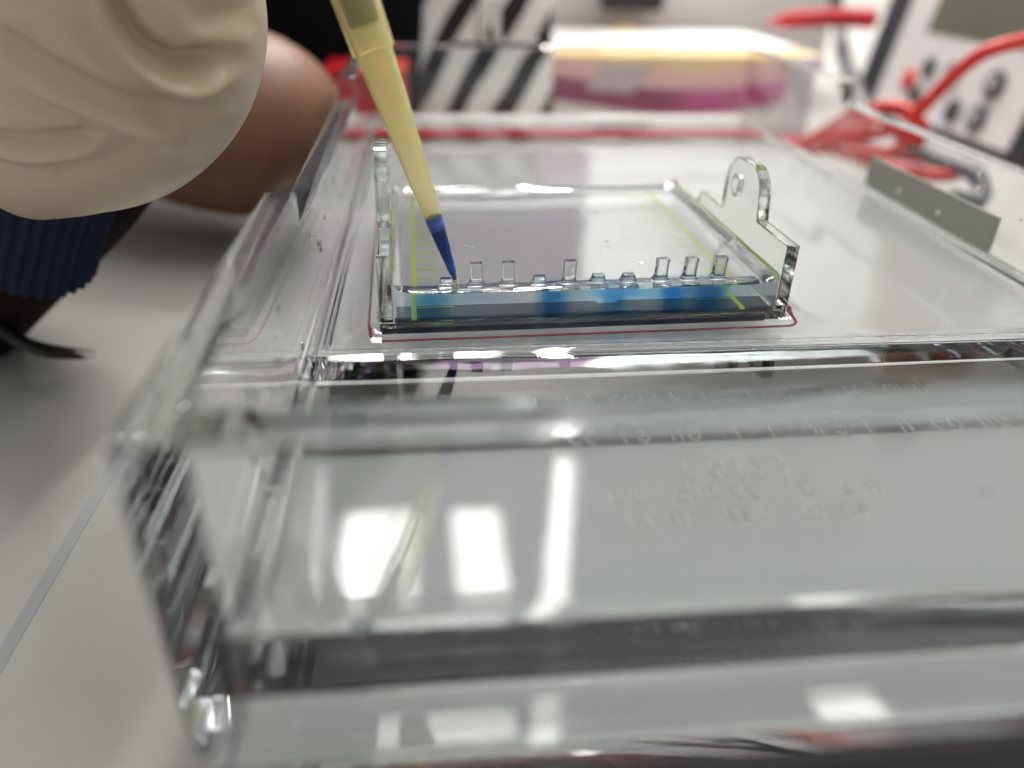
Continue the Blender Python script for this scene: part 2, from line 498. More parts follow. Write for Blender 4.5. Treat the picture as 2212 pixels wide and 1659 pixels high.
# tape on the right wall
tp = empty('wall_tape', (12.93 * CM, 19 * CM, 0.0015))
tag(tp, 'grey rectangular tape with two white dots stuck on the right tank wall', 'tape')
v, f = box_geo(12.80, 12.885, 16.0, 21.8, 0.13, 0.95)
o = mesh_obj('tape_sheet', v, f, M['tape']); o.parent = tp; o.matrix_parent_inverse = Matrix.Translation(tp.location).inverted()
for yy, zz in ((20.0, 0.42), (18.1, 0.40)):
    o = lathe('white_dot', [(0.001, 0), (0.07, 0), (0.05, 0.03), (0.001, 0.035)], Vector((0.12797, yy * CM, zz * CM)), Vector((-1, 0, 0)), M['white_dot'], None, 12)
    o.parent = tp; o.matrix_parent_inverse = Matrix.Translation(tp.location).inverted()

# ------------------------------------------------------------------ tray (local u, v, z in cm; turned a little)
TR = math.radians(1.6)
TX, TY = -1.02, 12.82
TU, TV = 7.75, 6.95
def local(x, y):
    dx, dy = x - TX, y - TY
    return dx * math.cos(TR) + dy * math.sin(TR), -dx * math.sin(TR) + dy * math.cos(TR)
tray = tag(empty('gel_tray', (TX * CM, TY * CM, 0), TR), 'clear plastic gel casting tray with upright ears and lime rulers in the buffer', 'tray')
floor_ = box('tray_floor', (0.0, TU, 0.0, TV, -0.20, 0.10), M['tray'], tray, 0.05, 3)
def arc(cx_, cz_, r, a0, a1, n=6, sx=1, sz=1):
    return [(cx_ + r * sx * math.cos(math.radians(a0 + (a1 - a0) * i / n)), cz_ + r * sz * math.sin(math.radians(a0 + (a1 - a0) * i / n))) for i in range(n + 1)]
def wall_poly(zt, ear):
    p = [(0.02, 0.102), (0.02, zt)]
    p += [(1.45, zt)]
    p += arc(1.60 + 0.55, ear - 0.55, 0.62, 180, 90, 6)
    p += arc(3.30 - 0.55, ear - 0.55, 0.60, 85, 0, 6)
    p += [(3.36, zt - 0.28)] + [(3.75, zt - 0.28)]
    p += arc(4.5, zt - 0.62, 0.36, 90, 0, 5)
    p += [(4.90, 0.72), (TV - 0.05, 0.66), (TV - 0.05, 0.102)]
    return p
hole = [(2.95 + 0.16 * math.cos(a), 1.55 + 0.30 * math.sin(a)) for a in [2 * math.pi * i / 16 for i in range(16)]]
def hole_at(vv, zz, ry, rz):
    return [(vv + ry * math.cos(2 * math.pi * i / 16), zz + rz * math.sin(2 * math.pi * i / 16)) for i in range(16)]
for (u0, u1, zt, ear) in ((0.0, 0.25, 1.42, 2.75), (TU - 0.25, TU, 1.42, 2.32)):
    o = prism('tray_wall', wall_poly(zt, ear), u0, u1, M['tray'], tray, hole_at(2.75, ear - 0.52, 0.2, 0.24))
    bevel(o, 0.0003, 2, 40); smooth_by_angle(o, 50)
# black contrast strip under the wells, with a small notch
pts = [(0.30, 0.03), (7.42, 0.03), (7.42, 0.85), (4.55, 0.85), (4.48, 0.70), (4.15, 0.70), (4.08, 0.85), (0.30, 0.85)]
vs = [(a * CM, b * CM, 0.112 * CM) for a, b in pts] + [(a * CM, b * CM, 0.135 * CM) for a, b in pts]
n = len(pts)
fs = [tuple(range(n))[::-1], tuple(range(n, 2 * n))] + [(i, (i + 1) % n, n + (i + 1) % n, n + i) for i in range(n)]
mesh_obj('contrast_strip', vs, fs, M['strip'], tray)
mesh_strip = box('dark_front_edge', (0.02, 7.3, -0.02, -0.004, -0.19, -0.02), M['strip'], tray)
gp = []
for (cu, cv, a0) in ((TU - 0.1, -0.02, -90), (TU - 0.1, TV, 0), (0.1, TV, 90), (0.1, -0.02, 180)):
    for i in range(7):
        a = math.radians(a0 + 15 * i)
        gp.append(Vector(((cu + 0.26 * math.cos(a)) * CM, (cv + 0.26 * math.sin(a)) * CM, -0.19 * CM)))
gp.append(gp[0].copy())
v_, f_ = tube_geo(gp, [0.03 * CM] * len(gp), 8)
M['maroon'] = solid('maroon_reflection', (0.26, 0.02, 0.035), 0.5)
fixn(mesh_obj('red_reflection_ring', v_, f_, M['maroon'], tray, True))  # added ring, imitates the red reflection in the meniscus round the tray
# lime rulers: a long line and ticks each
for side, u in ((1, 0.62), (-1, 6.86)):
    box('ruler_line', (u - 0.05, u + 0.05, 0.05, TV - 0.35, 0.140, 0.148), M['lime'], tray)
    tick = None
    for kx in range(13):
        vv = 0.75 + kx * 0.46
        ln = (0.75, 0.42)[kx % 2]
        a, b = sorted((u + side * 0.037, u + side * ln))
        box('ruler_tick', (a, b, vv - 0.025, vv + 0.025, 0.140, 0.148), M['lime'], tray)

# ------------------------------------------------------------------ gel
gel = tag(empty('agarose_gel', tray.location.copy(), TR), 'clear agarose gel slab with blue dye along its front wells in the tray', 'gel')
GU0, GU1, GV1, GZ = 0.27, 7.48, 6.45, 0.70
nu, nv = 90, 80
verts, faces = [], []
for j in range(nv + 1):
    for i in range(nu + 1):
        u = GU0 + (GU1 - GU0) * i / nu; vv = 0.02 + (GV1 - 0.02) * (j / nv) ** 1.5
        ed = min(u - GU0, GU1 - u); bk = GV1 - vv
        z = GZ + 0.16 * math.exp(-ed / 0.16) + 0.10 * math.exp(-bk / 0.2) - 0.035 * math.exp(-vv / 0.06)
        z += 0.012 * noise.noise(Vector((u * 0.9, vv * 0.9, 3)))
        verts.append((u * CM, vv * CM, z * CM))
nt = len(verts)
for j in range(nv):
    for i in range(nu):
        a = j * (nu + 1) + i
        faces.append((a, a + 1, a + nu + 2, a + nu + 1))
bnd = [i for i in range(nu + 1)] + [j * (nu + 1) + nu for j in range(1, nv + 1)] + [nv * (nu + 1) + i for i in range(nu - 1, -1, -1)] + [j * (nu + 1) for j in range(nv - 1, 0, -1)]
for b in bnd:
    verts.append((verts[b][0], verts[b][1], 0.09 * CM))
nb = len(bnd)
for i in range(nb):
    j = (i + 1) % nb
    faces.append((bnd[i], nt + i, nt + j, bnd[j]))
faces.append(tuple(range(nt, nt + nb))[::-1])
o = fixn(mesh_obj('gel_slab', verts, faces, M['gel'], gel, True)); smooth_by_angle(o, 40)
# clear posts standing on the gel at the wells
PX = [965, 1030, 1098, 1165, 1230, 1293, 1358, 1428, 1490, 1553]
TALL = [0, 1, 1, 0, 1, 0, 0, 1, 1, 1]
VW = 0.36
def post_mesh(w, d, hgt, lean):
    bm = bmesh.new()
    prof = [(-0.06, 1.5), (0.0, 1.35), (0.05, 1.06), (0.12, 0.98), (hgt * 0.6, 0.96), (hgt - 0.02, 1.0), (hgt, 0.93)]
    rings = []
    for z, s in prof:
        r = []
        for (a, b) in ((-1, -0.8), (-0.85, -1), (0.85, -1), (1, -0.8), (1, 0.8), (0.85, 1), (-0.85, 1), (-1, 0.8)):
            r.append(bm.verts.new(((a * w / 2 * s + lean * z) * CM, b * d / 2 * s * CM, z * CM)))
        rings.append(r)
    for r1, r2 in zip(rings, rings[1:]):
        for i in range(8): bm.faces.new((r1[i], r1[(i + 1) % 8], r2[(i + 1) % 8], r2[i]))
    bm.faces.new(rings[0][::-1]); bm.faces.new(rings[-1])
    me = bpy.data.meshes.new('gel_post'); bm.to_mesh(me); bm.free(); me.materials.append(M['post'])
    return me
for i, px in enumerate(PX):
    wp = at(px, 610, 13.25)
    u, _ = local(wp.x / CM, 13.25)
    me = post_mesh(0.23, 0.16, 0.42 if TALL[i] else 0.13, 0.06 * (i - 3) / 6)
    o = link(bpy.data.objects.new('gel_post', me), gel); o.location = (u * CM, VW * CM, (GZ + 0.0) * CM)
    smooth_by_angle(o, 35)
# liquid lens lying along the wells
verts, faces = [], []
nu, nr = 72, 7
for j in range(nr + 1):
    for i in range(nu):
        a = 2 * math.pi * i / nu
        s = j / nr
        uu = 3.85 + 3.3 * math.copysign(abs(math.cos(a)) ** 0.7, math.cos(a)) * s
        wv = 0.235 + 0.185 * math.copysign(abs(math.sin(a)) ** 0.8, math.sin(a)) * s * (1 + 0.30 * noise.noise(Vector((uu * 1.3, 1, 2))))
        z = GZ - 0.006 + 0.022 * (1 - s ** 2) ** 0.8 + 0.005 * noise.noise(Vector((uu * 4, wv * 4, 5)))
        verts.append((uu * CM, wv * CM, z * CM))
for j in range(nr):
    for i in range(nu):
        b = (i + 1) % nu
        faces.append((j * nu + i, j * nu + b, (j + 1) * nu + b, (j + 1) * nu + i))
base = len(verts)
for i in range(nu):
    x, y, z = verts[nr * nu + i]; verts.append((x, y, (GZ - 0.045) * CM))
for i in range(nu):
    b = (i + 1) % nu
    faces.append((nr * nu + i, nr * nu + b, base + b, base + i))
faces.append(tuple(base + i for i in range(nu)))
fixn(mesh_obj('liquid_bead', verts, faces, M['water'], gel, True))
# dye clouds diffusing in the gel
for px, w, dn, z0, z1, v1 in ((928, 0.50, 330, 0.15, 0.66, 0.62), (1000, 1.5, 100, 0.34, 0.66, 0.6), (1197, 0.40, 480, 0.14, 0.67, 0.66), (1330, 0.85, 300, 0.44, 0.67, 0.62), (1330, 0.36, 380, 0.22, 0.46, 0.62), (1420, 2.6, 190, 0.30, 0.665, 0.6), (1460, 0.40, 430, 0.14, 0.67, 0.66), (1537, 0.50, 480, 0.14, 0.67, 0.66)):
    wp = at(px, 640, 13.1); u, _ = local(wp.x / CM, 13.1)
    o = box('dye_cloud', (u - w, u + w, 0.045, v1, z0, z1), dye_cloud_mat(dn), gel)

# ------------------------------------------------------------------ buffer
nx, ny = 150, 230
wx0, wx1, wy0, wy1 = XLI - 0.12, XRI + 0.12, YFI - 0.12, YBI + 0.12
verts, faces = [], []
for j in range(ny + 1):
    for i in range(nx + 1):
        x = wx0 + (wx1 - wx0) * i / nx; y = wy0 + (wy1 - wy0) * j / ny
        u, vv = local(x, y)
        dx = max(-u, 0, u - TU); dy = max(-vv, 0, vv - TV)
        d = math.hypot(dx, dy)
        if dx == 0 and dy == 0: d = 0
        z = 0.21 * math.exp(-d / 0.33)
        for e in (x - XLI, XRI - x, y - YFI, YBI - y):
            if e < 1.2: z = max(z, 0.06 * math.exp(-max(e, 0) / 0.12))
        if YP < y < YB:
            for e in (x - XLL, XRL - x): z = max(z, 0.05 * math.exp(-abs(e) / 0.15))
        for e in (abs(y - (YP + YL) / 2), abs(y - (YB + YBL) / 2)): z = max(z, 0.05 * math.exp(-max(e - 0.1, 0) / 0.15))
        z += 0.006 * noise.noise(Vector((x * 0.5, y * 0.5, 0)))
        verts.append((x * CM, y * CM, z * CM))
for j in range(ny):
    for i in range(nx):
        a = j * (nx + 1) + i
        faces.append((a, a + 1, a + nx + 2, a + nx + 1))
nt = len(verts)
bnd = [i for i in range(nx + 1)] + [j * (nx + 1) + nx for j in range(1, ny + 1)] + [ny * (nx + 1) + i for i in range(nx - 1, -1, -1)] + [j * (nx + 1) for j in range(ny - 1, 0, -1)]
for b in bnd: verts.append((verts[b][0], verts[b][1], -1.0 * CM))
nb = len(bnd)
for i in range(nb):
    j = (i + 1) % nb
    faces.append((bnd[i], nt + i, nt + j, bnd[j]))
faces.append(tuple(range(nt, nt + nb))[::-1])
o = fixn(mesh_obj('buffer_water', verts, faces, M['water'], None, True)); smooth_by_angle(o, 50)
tag(o, kind='structure')

# ------------------------------------------------------------------ pipette tip
tp0 = at(990, 622, 13.12); tp1 = at(808, 110, 13.3)
ax = (tp1 - tp0).normalized(); Lc = (tp1 - tp0).length / CM
tip = tag(empty('pipette_tip', tp0), 'yellow translucent pipette tip holding deep blue dye above the gel wells', 'pipette tip')
def ppar(o, par, loc=None):
    o.parent = par; o.matrix_parent_inverse = Matrix.Translation(loc if loc is not None else par.location).inverted(); return o
R1 = 0.30
outer = [(0.045, 0.0), (0.075, 0.35), (0.16, 1.4), (0.27, 3.4), (R1, Lc - 0.02), (0.345, Lc), (0.36, Lc + 0.9), (0.365, Lc + 1.9)]
inner = [(0.325, Lc + 1.9), (0.315, Lc + 0.9), (0.27, Lc + 0.05), (0.255, Lc - 0.1), (0.235, 3.4), (0.135, 1.4), (0.055, 0.35), (0.025, 0.0)]
ppar(smooth_by_angle(lathe('tip_shell', outer + inner, tp0, ax, M['tip'], None, 48), 40), tip)
lv = (at(955, 492, 13.15) - tp0).length / CM
ppar(lathe('blue_dye', [(0.001, 0.16), (0.036, 0.18), (0.057, 0.35), (0.136, 1.39), (0.139, lv), (0.09, lv - 0.05), (0.001, lv - 0.07)], tp0, ax, M['dye'], None, 32), tip)
pip = tag(empty('pipette', tp0 + ax * (Lc + 0.3) * CM), 'dark olive pipette nozzle pushed into the top of the yellow tip', 'pipette')
prof = [(0.001, Lc + 0.38), (0.21, Lc + 0.38), (0.24, Lc + 0.42), (0.27, Lc + 2.4), (0.33, Lc + 3.4), (0.36, Lc + 7.0), (0.001, Lc + 7.0)]
ppar(smooth_by_angle(lathe('nozzle', prof, tp0, ax, M['nozzle'], None, 32)), pip)
prof = [(0.001, Lc + 6.0), (0.9, Lc + 6.0), (1.2, Lc + 7.5), (1.35, Lc + 9), (1.35, Lc + 17), (1.0, Lc + 18), (0.001, Lc + 18)]
ppar(smooth_by_angle(lathe('handle', prof, tp0, ax, M['casing'], None, 24)), pip)

# ------------------------------------------------------------------ gloved hand
def smooth_line(pts):
    return [(q.x, q.y) for q in catmull([Vector((a, b, 0)) for a, b in pts], 5)]
def fold_disp(p, folds):
    x, y = proj(p)
    s = 0.0
    for pts, amp, wd, asym in folds:
        best = None
        nseg = len(pts) - 1
        for k_, (a, b) in enumerate(zip(pts, pts[1:])):
            ex, ey = b[0] - a[0], b[1] - a[1]
            L2 = ex * ex + ey * ey
            t = max(0, min(1, ((x - a[0]) * ex + (y - a[1]) * ey) / L2))
            qx, qy = x - a[0] - ex * t, y - a[1] - ey * t
            d = math.hypot(qx, qy)
            if best is None or d < best[0]:
                best = (d, (ex * qy - ey * qx) / math.sqrt(L2), (k_ + t) / nseg)
        d, sg, tt = best
        if d > 6 * wd: continue
        ds = math.copysign(d, sg)
        win = min(1.0, tt / 0.22, (1 - tt) / 0.22); win = win * win * (3 - 2 * win)
        wv = wd * (0.75 + 0.5 * tt)
        s += amp * win * (math.exp(-(ds / wv) ** 2) - asym * math.exp(-((ds + 1.8 * wv) / (1.2 * wv)) ** 2))
    return s
person = tag(empty('person', at(-60, 520, 16)), 'person in cream latex glove and navy ribbed cuff reaching in from the left', 'person')
hand_pts = [at(40, 330, 16.5), at(110, 250, 16), at(190, 150, 15.6), at(235, 40, 15.4), at(235, -110, 15.2), at(235, -300, 15), at(245, -520, 14.8), at(255, -760, 14.6)]
hand_r = [1.45, 2.05, 2.62, 2.72, 2.50, 2.25, 2.2, 1.6]
path = catmull(hand_pts, 44)
rad = [q.x * CM for q in catmull([Vector((r, 0, 0)) for r in hand_r], 44)]
GS = 230
vs, fs = tube_geo(path, rad, GS, (FWD, 0.72))
folds = [
    ([(-60, 60), (0, 118), (85, 180), (200, 235), (330, 285), (420, 330)], 0.26, 22, 0.7),
    ([(195, -90), (212, 0), (240, 70), (300, 140), (385, 182), (455, 170), (540, 130)], 0.42, 21, 0.9),
    ([(330, -60), (400, 60), (480, 85), (560, 60)], 0.14, 26, 0.6),
    ([(-60, 300), (0, 322), (70, 334), (160, 325), (240, 312)], 0.20, 15, 0.9),
    ([(100, 375), (200, 352), (330, 310)], -0.09, 22, 0.0),
    ([(-40, 10), (90, 40), (170, 110), (260, 190), (420, 235)], 0.10, 30, 0.6),
    ([(-40, 225), (120, 262), (300, 300)], 0.06, 20, 0.6),
    ([(250, 250), (380, 260), (520, 225)], 0.08, 28, 0.6),
]
folds = [(smooth_line(a), b, c, d) for a, b, c, d in folds]
cen = path
out = []
for k_, p in enumerate(vs):
    i = min(k_ // GS, len(cen) - 1)
    nrm = (p - cen[i])
    nrm = nrm.normalized() if nrm.length > 1e-6 else Vector((0, 0, 0))
    d = fold_disp(p, folds) if nrm.dot(FWD) < 0.35 else 0.0
    d += 0.03 * noise.noise(p * 60)
    out.append(p + nrm * d * CM)
# curled fingers and thumb round the pipette handle, above the frame
fv, ff = list(out), list(fs)
def add_geo(v2, f2):
    b = len(fv); fv.extend(v2); ff.extend(tuple(i + b for i in q) for q in f2)
hc = tp0 + ax * (Lc + 10) * CM
uu, vv_ = frame_of(ax)
for kf, (dz, rf) in enumerate(((-3.0, 0.85), (-1.1, 0.92), (0.9, 0.95), (2.8, 0.90))):
    c = hc + ax * dz * CM
    a0 = math.atan2((hand_pts[6] - c).dot(vv_), (hand_pts[6] - c).dot(uu))
    pth = [c + (uu * math.cos(a0 + t) + vv_ * math.sin(a0 + t)) * (rr_ * CM) for t, rr_ in ((0.0, 4.2), (0.5, 3.6), (1.3, 2.5), (2.3, 2.3), (3.3, 2.3), (4.1, 2.3 - 0.05 * kf))]
    pp = catmull(pth, 6)
    rr = [q.x * CM for q in catmull([Vector((r * rf, 0, 0)) for r in (1.0, 0.98, 0.9, 0.85, 0.75, 0.45)], 6)]
    add_geo(*tube_geo(pp, rr, 14))
c = hc + ax * 4.5 * CM
pth = [hand_pts[6], c + (uu * math.cos(a0 - 0.5) + vv_ * math.sin(a0 - 0.5)) * 3.2 * CM, c + (uu * math.cos(a0 - 1.4) + vv_ * math.sin(a0 - 1.4)) * 2.4 * CM + ax * 0.01, c + ax * 0.025 + (uu * math.cos(a0 - 2.0) + vv_ * math.sin(a0 - 2.0)) * 2.2 * CM]
pp = catmull(pth, 6)
add_geo(*tube_geo(pp, [q.x * CM for q in catmull([Vector((r, 0, 0)) for r in (1.4, 1.15, 1.0, 0.55)], 6)], 14))
o = fixn(mesh_obj('glove', fv, ff, M['glove'], None, True)); ppar(o, person)
# ribbed cuff and sleeve
cp = [at(120, 225, 17.2), at(95, 330, 17.6), at(70, 440, 18), at(50, 535, 18.3)]
path = catmull(cp, 10)
vs, fs = tube_geo(path, [1.62 * CM] * len(path), 180, (FWD, 0.8))
out = []
for k_, p in enumerate(vs):
    i, s = divmod(k_, 180)
    if i >= len(path): out.append(p); continue
    nr_ = (p - path[i]).normalized()
    out.append(p + nr_ * 0.055 * CM * math.cos(s / 180 * 2 * math.pi * 36))
ppar(fixn(mesh_obj('ribbed_cuff', out, fs, M['rib'], None, True)), person)
cp = [at(245, 290, 19.5), at(130, 400, 19.8), at(-40, 550, 20.2), at(-200, 690, 20.6), at(-420, 900, 21)]
ppar(tube('sleeve', cp, [0.0150, 0.0180, 0.0205, 0.024, 0.03], M['brown_cloth'], None, 36, 10), person)

# ------------------------------------------------------------------ second person behind: bare elbow and black top
per2 = tag(empty('person', at(420, 420, 29)), 'person in black clothing with a bare bent forearm behind the tank', 'person')
pts = [at(60, 40, 33), at(250, 165, 31), at(420, 245, 29.5), at(560, 275, 28.5), at(655, 310, 28), at(705, 350, 27.8)]
ppar(tube('forearm', pts, [0.034, 0.034, 0.0325, 0.031, 0.0235, 0.006], M['skin'], None, 40, 10), per2)
tv = []
rows = [(-4, 0.16, 0.09), (4, 0.165, 0.10), (12, 0.165, 0.10), (20, 0.155, 0.10), (26, 0.125, 0.09), (30, 0.09, 0.075), (32.5, 0.05, 0.05)]
cx0, cy0 = -0.165, 0.47
vs, fs = [], []
SEG = 40
zz = catmull([Vector(r) for r in [(r[0] * CM, r[1], r[2]) for r in rows]], 6)
for q in zz:
    for s in range(SEG):
        a = 2 * math.pi * s / SEG
        w = 1 + 0.02 * noise.noise(Vector((math.cos(a) * 2, math.sin(a) * 2, q.x * 30)))
        vs.append((cx0 + q.y * math.cos(a) * w, cy0 + q.z * math.sin(a) * w, q.x))
for i in range(len(zz) - 1):
    for s in range(SEG):
        b = (s + 1) % SEG
        fs.append((i * SEG + s, i * SEG + b, (i + 1) * SEG + b, (i + 1) * SEG + s))
fs.append(tuple(range(SEG))[::-1]); fs.append(tuple((len(zz) - 1) * SEG + s for s in range(SEG)))
ppar(fixn(mesh_obj('black_top', vs, fs, M['cloth'], None, True)), per2)

# frayed dark strand on the bench
st = tag(empty('hair_lock', atz(0, 705, -3.9)), 'dark wispy strand curving over the grey bench at the left edge', 'strand')
rnd = random.Random(5)
for k_ in range(14):
    j = lambda: rnd.uniform(-9, 9)
    pts = [atz(-160 + j(), 560 + j(), -2.0), atz(-40 + j(), 668 + j(), -2.4), atz(30 + j(), 725 + j(), -2.7), atz(100 + j(), 757 + j(), -3.0), atz(150 + 60 * rnd.random(), 768 + j(), -3.2)]
    ppar(tube('strand', pts, [0.0016, 0.0015, 0.0013, 0.0009, 0.0001], M['hair'], None, 6, 6), st)

# ------------------------------------------------------------------ background things
rb = tag(empty('red_box', (-0.027, 0.375, -0.04)), 'upright red plastic box behind the far left corner of the tank', 'box')
o = box('box_shell', (-4.5, -1.05, 36.0, 39.5, -3.99, 0.95), M['red'], None, 0.15, 3); ppar(o, rb)
o = box('box_lid', (-4.6, -0.95, 35.9, 39.6, 0.96, 1.25), M['red'], None, 0.08, 2); ppar(o, rb)

def stripe_mat():
    k = NT('zebra_fabric')
    b = k.n('ShaderNodeBsdfPrincipled', Roughness=0.8)
    tc = k.n('ShaderNodeTexCoord'); sp = k.n('ShaderNodeSeparateXYZ')
    k.l(tc.outputs['Object'], sp.inputs[0])
    nz = k.n('ShaderNodeTexNoise', Scale=18.0, Detail=2.0); k.l(tc.outputs['Object'], nz.inputs['Vector'])
    t = k.math('SUBTRACT', sp.outputs[0], k.math('MULTIPLY', sp.outputs[2], 0.62))
    t = k.math('ADD', t, k.math('MULTIPLY', nz.outputs[0], 0.012))
    w = k.math('SINE', k.math('MULTIPLY', t, 235.0))
    w = k.math('GREATER_THAN', w, 0.12)
    k.l(k.mix(w, (0.78, 0.77, 0.75), (0.012, 0.010, 0.010)), b.inputs['Base Color'])
    k.l(b.outputs[0], k.out.inputs[0])
    return k.m
zb = tag(empty('zebra_pouch', (0.03, 0.46, -0.04)), 'black and white zebra striped soft pouch standing behind the tank', 'pouch')
vs, fs = [], []
NU, NV = 40, 24
for j in range(NV + 1):
    for i in range(NU):
        a = 2 * math.pi * i / NU
        t = j / NV
        w = 1 - 0.18 * t ** 2
        ce = lambda q: math.copysign(abs(q) ** 0.45, q)
        x = 2.9 + 4.1 * ce(math.cos(a)) * w; y = 46.5 + (1.7 - 1.2 * t) * ce(math.sin(a)) + 0.25 * noise.noise(Vector((x * 0.5, t * 4, 1)))
        vs.append((x * CM, y * CM, (-3.99 + 11.5 * t) * CM))
for j in range(NV):
    for i in range(NU):
        b = (i + 1) % NU
        fs.append((j * NU + i, j * NU + b, (j + 1) * NU + b, (j + 1) * NU + i))
fs.append(tuple(range(NU))[::-1]); fs.append(tuple(NV * NU + i for i in range(NU)))
ppar(fixn(mesh_obj('pouch_body', vs, fs, stripe_mat(), None, True)), zb)
ppar(box('zip', (0.2, 5.6, 46.3, 46.7, 7.45, 7.65), M['metal'], None), zb)

def print_mat():
    k = NT('printed_carton')
    b = k.n('ShaderNodeBsdfPrincipled', Roughness=0.55)
    tc = k.n('ShaderNodeTexCoord'); sp = k.n('ShaderNodeSeparateXYZ')
    k.l(tc.outputs['Object'], sp.inputs[0])
    X, Z = sp.outputs[0], sp.outputs[2]
    # wave centre line in metres
    wv = k.math('MULTIPLY', k.math('SINE', k.math('ADD', k.math('MULTIPLY', X, 26.0), 0.9)), 0.0055)
    zc = k.math('SUBTRACT', Z, wv)
    def band(lo, hi, soft=0.0016):
        a = k.n('ShaderNodeMapRange'); a.inputs[1].default_value = lo - soft; a.inputs[2].default_value = lo + soft
        k.l(zc, a.inputs[0])
        c = k.n('ShaderNodeMapRange'); c.inputs[1].default_value = hi - soft; c.inputs[2].default_value = hi + soft
        c.inputs[3].default_value = 1; c.inputs[4].default_value = 0
        k.l(zc, c.inputs[0])
        return k.math('MULTIPLY', a.outputs[0], c.outputs[0])
    col = k.mix(band(0.003, 0.030), (0.78, 0.76, 0.73), (0.80, 0.60, 0.33))
    col = k.mix(band(-0.006, 0.004, 0.004), col, (0.74, 0.44, 0.40))
    xm = k.n('ShaderNodeMapRange'); xm.inputs[1].default_value = 0.135; xm.inputs[2].default_value = 0.155
    k.l(X, xm.inputs[0])
    pur = k.mix(xm.outputs[0], (0.26, 0.035, 0.10), (0.50, 0.09, 0.24))
    col = k.mix(band(-0.019, -0.005, 0.0012), col, pur)
    xm2 = k.n('ShaderNodeMapRange'); xm2.inputs[1].default_value = 0.208; xm2.inputs[2].default_value = 0.212
    k.l(X, xm2.inputs[0])
    col = k.mix(xm2.outputs[0], col, (0.70, 0.67, 0.72))
    k.l(col, b.inputs['Base Color'])
    k.l(b.outputs[0], k.out.inputs[0])
    return k.m
cb = tag(empty('printed_carton', (0.14, 0.52, -0.04)), 'white and yellow carton with a purple wave print behind the tank', 'carton')
ppar(box('carton_body', (6.4, 22.8, 46.0, 60, -3.99, 0.75), print_mat(), None, 0.08), cb)
ppar(box('yellow_top', (6.5, 22.7, 46.3, 48.2, 0.753, 0.775), M['yellow'], None), cb)
ppar(box('top_flap', (6.45, 22.75, 48.4, 59.9, 0.753, 0.80), M['white'], None), cb)
# label patch on the wave
vs = []
for (px, py) in ((1262, 193), (1302, 140), (1412, 142), (1362, 200)):
    vs.append(at(px, py, 45.985))
vs2 = [q + Vector((0, -0.0003, 0)) for q in vs]
ppar(mesh_obj('pale_patch', vs + vs2, [(0, 1, 2, 3), (4, 7, 6, 5), (0, 4, 5, 1), (1, 5, 6, 2), (2, 6, 7, 3), (3, 7, 4, 0)], M['pinkish']), cb)

wb = tag(empty('white_carton', (0.15, 0.66, -0.04)), 'plain white carton standing behind the printed carton', 'carton')
ppar(box('carton_body', (6.8, 31, 63, 80, -3.99, 8), M['white'], None, 0.1), wb)
ppar(box('lid_seam', (6.75, 31.05, 62.9, 63.0, 5.0, 5.2), M['plate'], None), wb)
bd = tag(empty('black_device', (0.125, 0.61, 0.0)), 'small black device with a yellow dot on the carton', 'device')
p0 = at(1305, 22, 61); p1 = at(1430, 22, 61)
ppar(box('device_body', (p0.x / CM, p1.x / CM, 60.6, 62.6, p0.z / CM, p0.z / CM + 4.5), M['black'], None, 0.1), bd)
c = at(1352, 44, 58.5)
ppar(lathe('yellow_dot', [(0.001, 0), (0.95, 0), (0.9, 0.18), (0.001, 0.2)], Vector((c.x, 0.59, 0.0082)), Vector((0, 0, 1)), M['yellow'], None, 20), bd)

pn = tag(empty('red_pen', at(1760, 45, 50)), 'red pen lying across the printed carton', 'pen')
pts = [at(1655, 50, 50), at(1685, 45, 50), at(1700, 43, 50), at(1800, 38, 50.3), at(1885, 42, 50.5)]
ppar(tube('pen_barrel', pts, [0.001, 0.0035, 0.0048, 0.0052, 0.0055], M['red'], None, 16, 5), pn)

# ------------------------------------------------------------------ power supply
PX0, LEAN = 31.5, math.radians(10)
pn_n = Vector((-math.cos(LEAN), 0, math.sin(LEAN)))
p00 = Vector((PX0 * CM, 0.405, -0.034))
up_ = Vector((math.sin(LEAN), 0, math.cos(LEAN)))
psu = tag(empty('power_supply', (0.36, 0.48, -0.04)), 'dark power supply with pale grey button panel and olive screen beside the tank', 'power supply')
def psu_slab(name, y0, y1, h0, h1, d0, d1, mat, bev=0.0):
    vs = []
    for d in (d0, d1):
        for (y, hh) in ((y0, h0), (y1, h0), (y1, h1), (y0, h1)):
            vs.append(Vector((PX0 * CM, y * CM, -0.034)) + up_ * hh * CM + pn_n * d * CM)
    o = fixn(mesh_obj(name, vs, [(0, 1, 2, 3), (4, 7, 6, 5), (0, 4, 5, 1), (1, 5, 6, 2), (2, 6, 7, 3), (3, 7, 4, 0)], mat))
    if bev: bevel(o, bev * CM, 3)
    return ppar(o, psu)
psu_slab('casing', 38.9, 58.6, -0.55, 14, -13, -0.15, M['casing'], 0.3)
psu_slab('front_panel', 40.5, 55.3, 0.0, 13.2, -0.149, 0.0, M['panel'], 0.12)
def pp(px, py): return onplane(px, py, p00, pn_n)
s0 = pp(2002, 68); s1 = pp(2212, 117)
hs = (s0 - p00).dot(up_) / CM
psu_slab('screen', 41.6, s0.y / CM, hs, hs + 5, 0.002, 0.05, M['lcd'], 0.02)
BT = [(1965, 172, 'r', .66), (2009, 146, 'd', .62), (2060, 160, 'd', .66), (2151, 183, 'm', .78), (1979, 205, 'd', .58), (2059, 240, 'd', .68), (2112, 256, 'm', .78)]
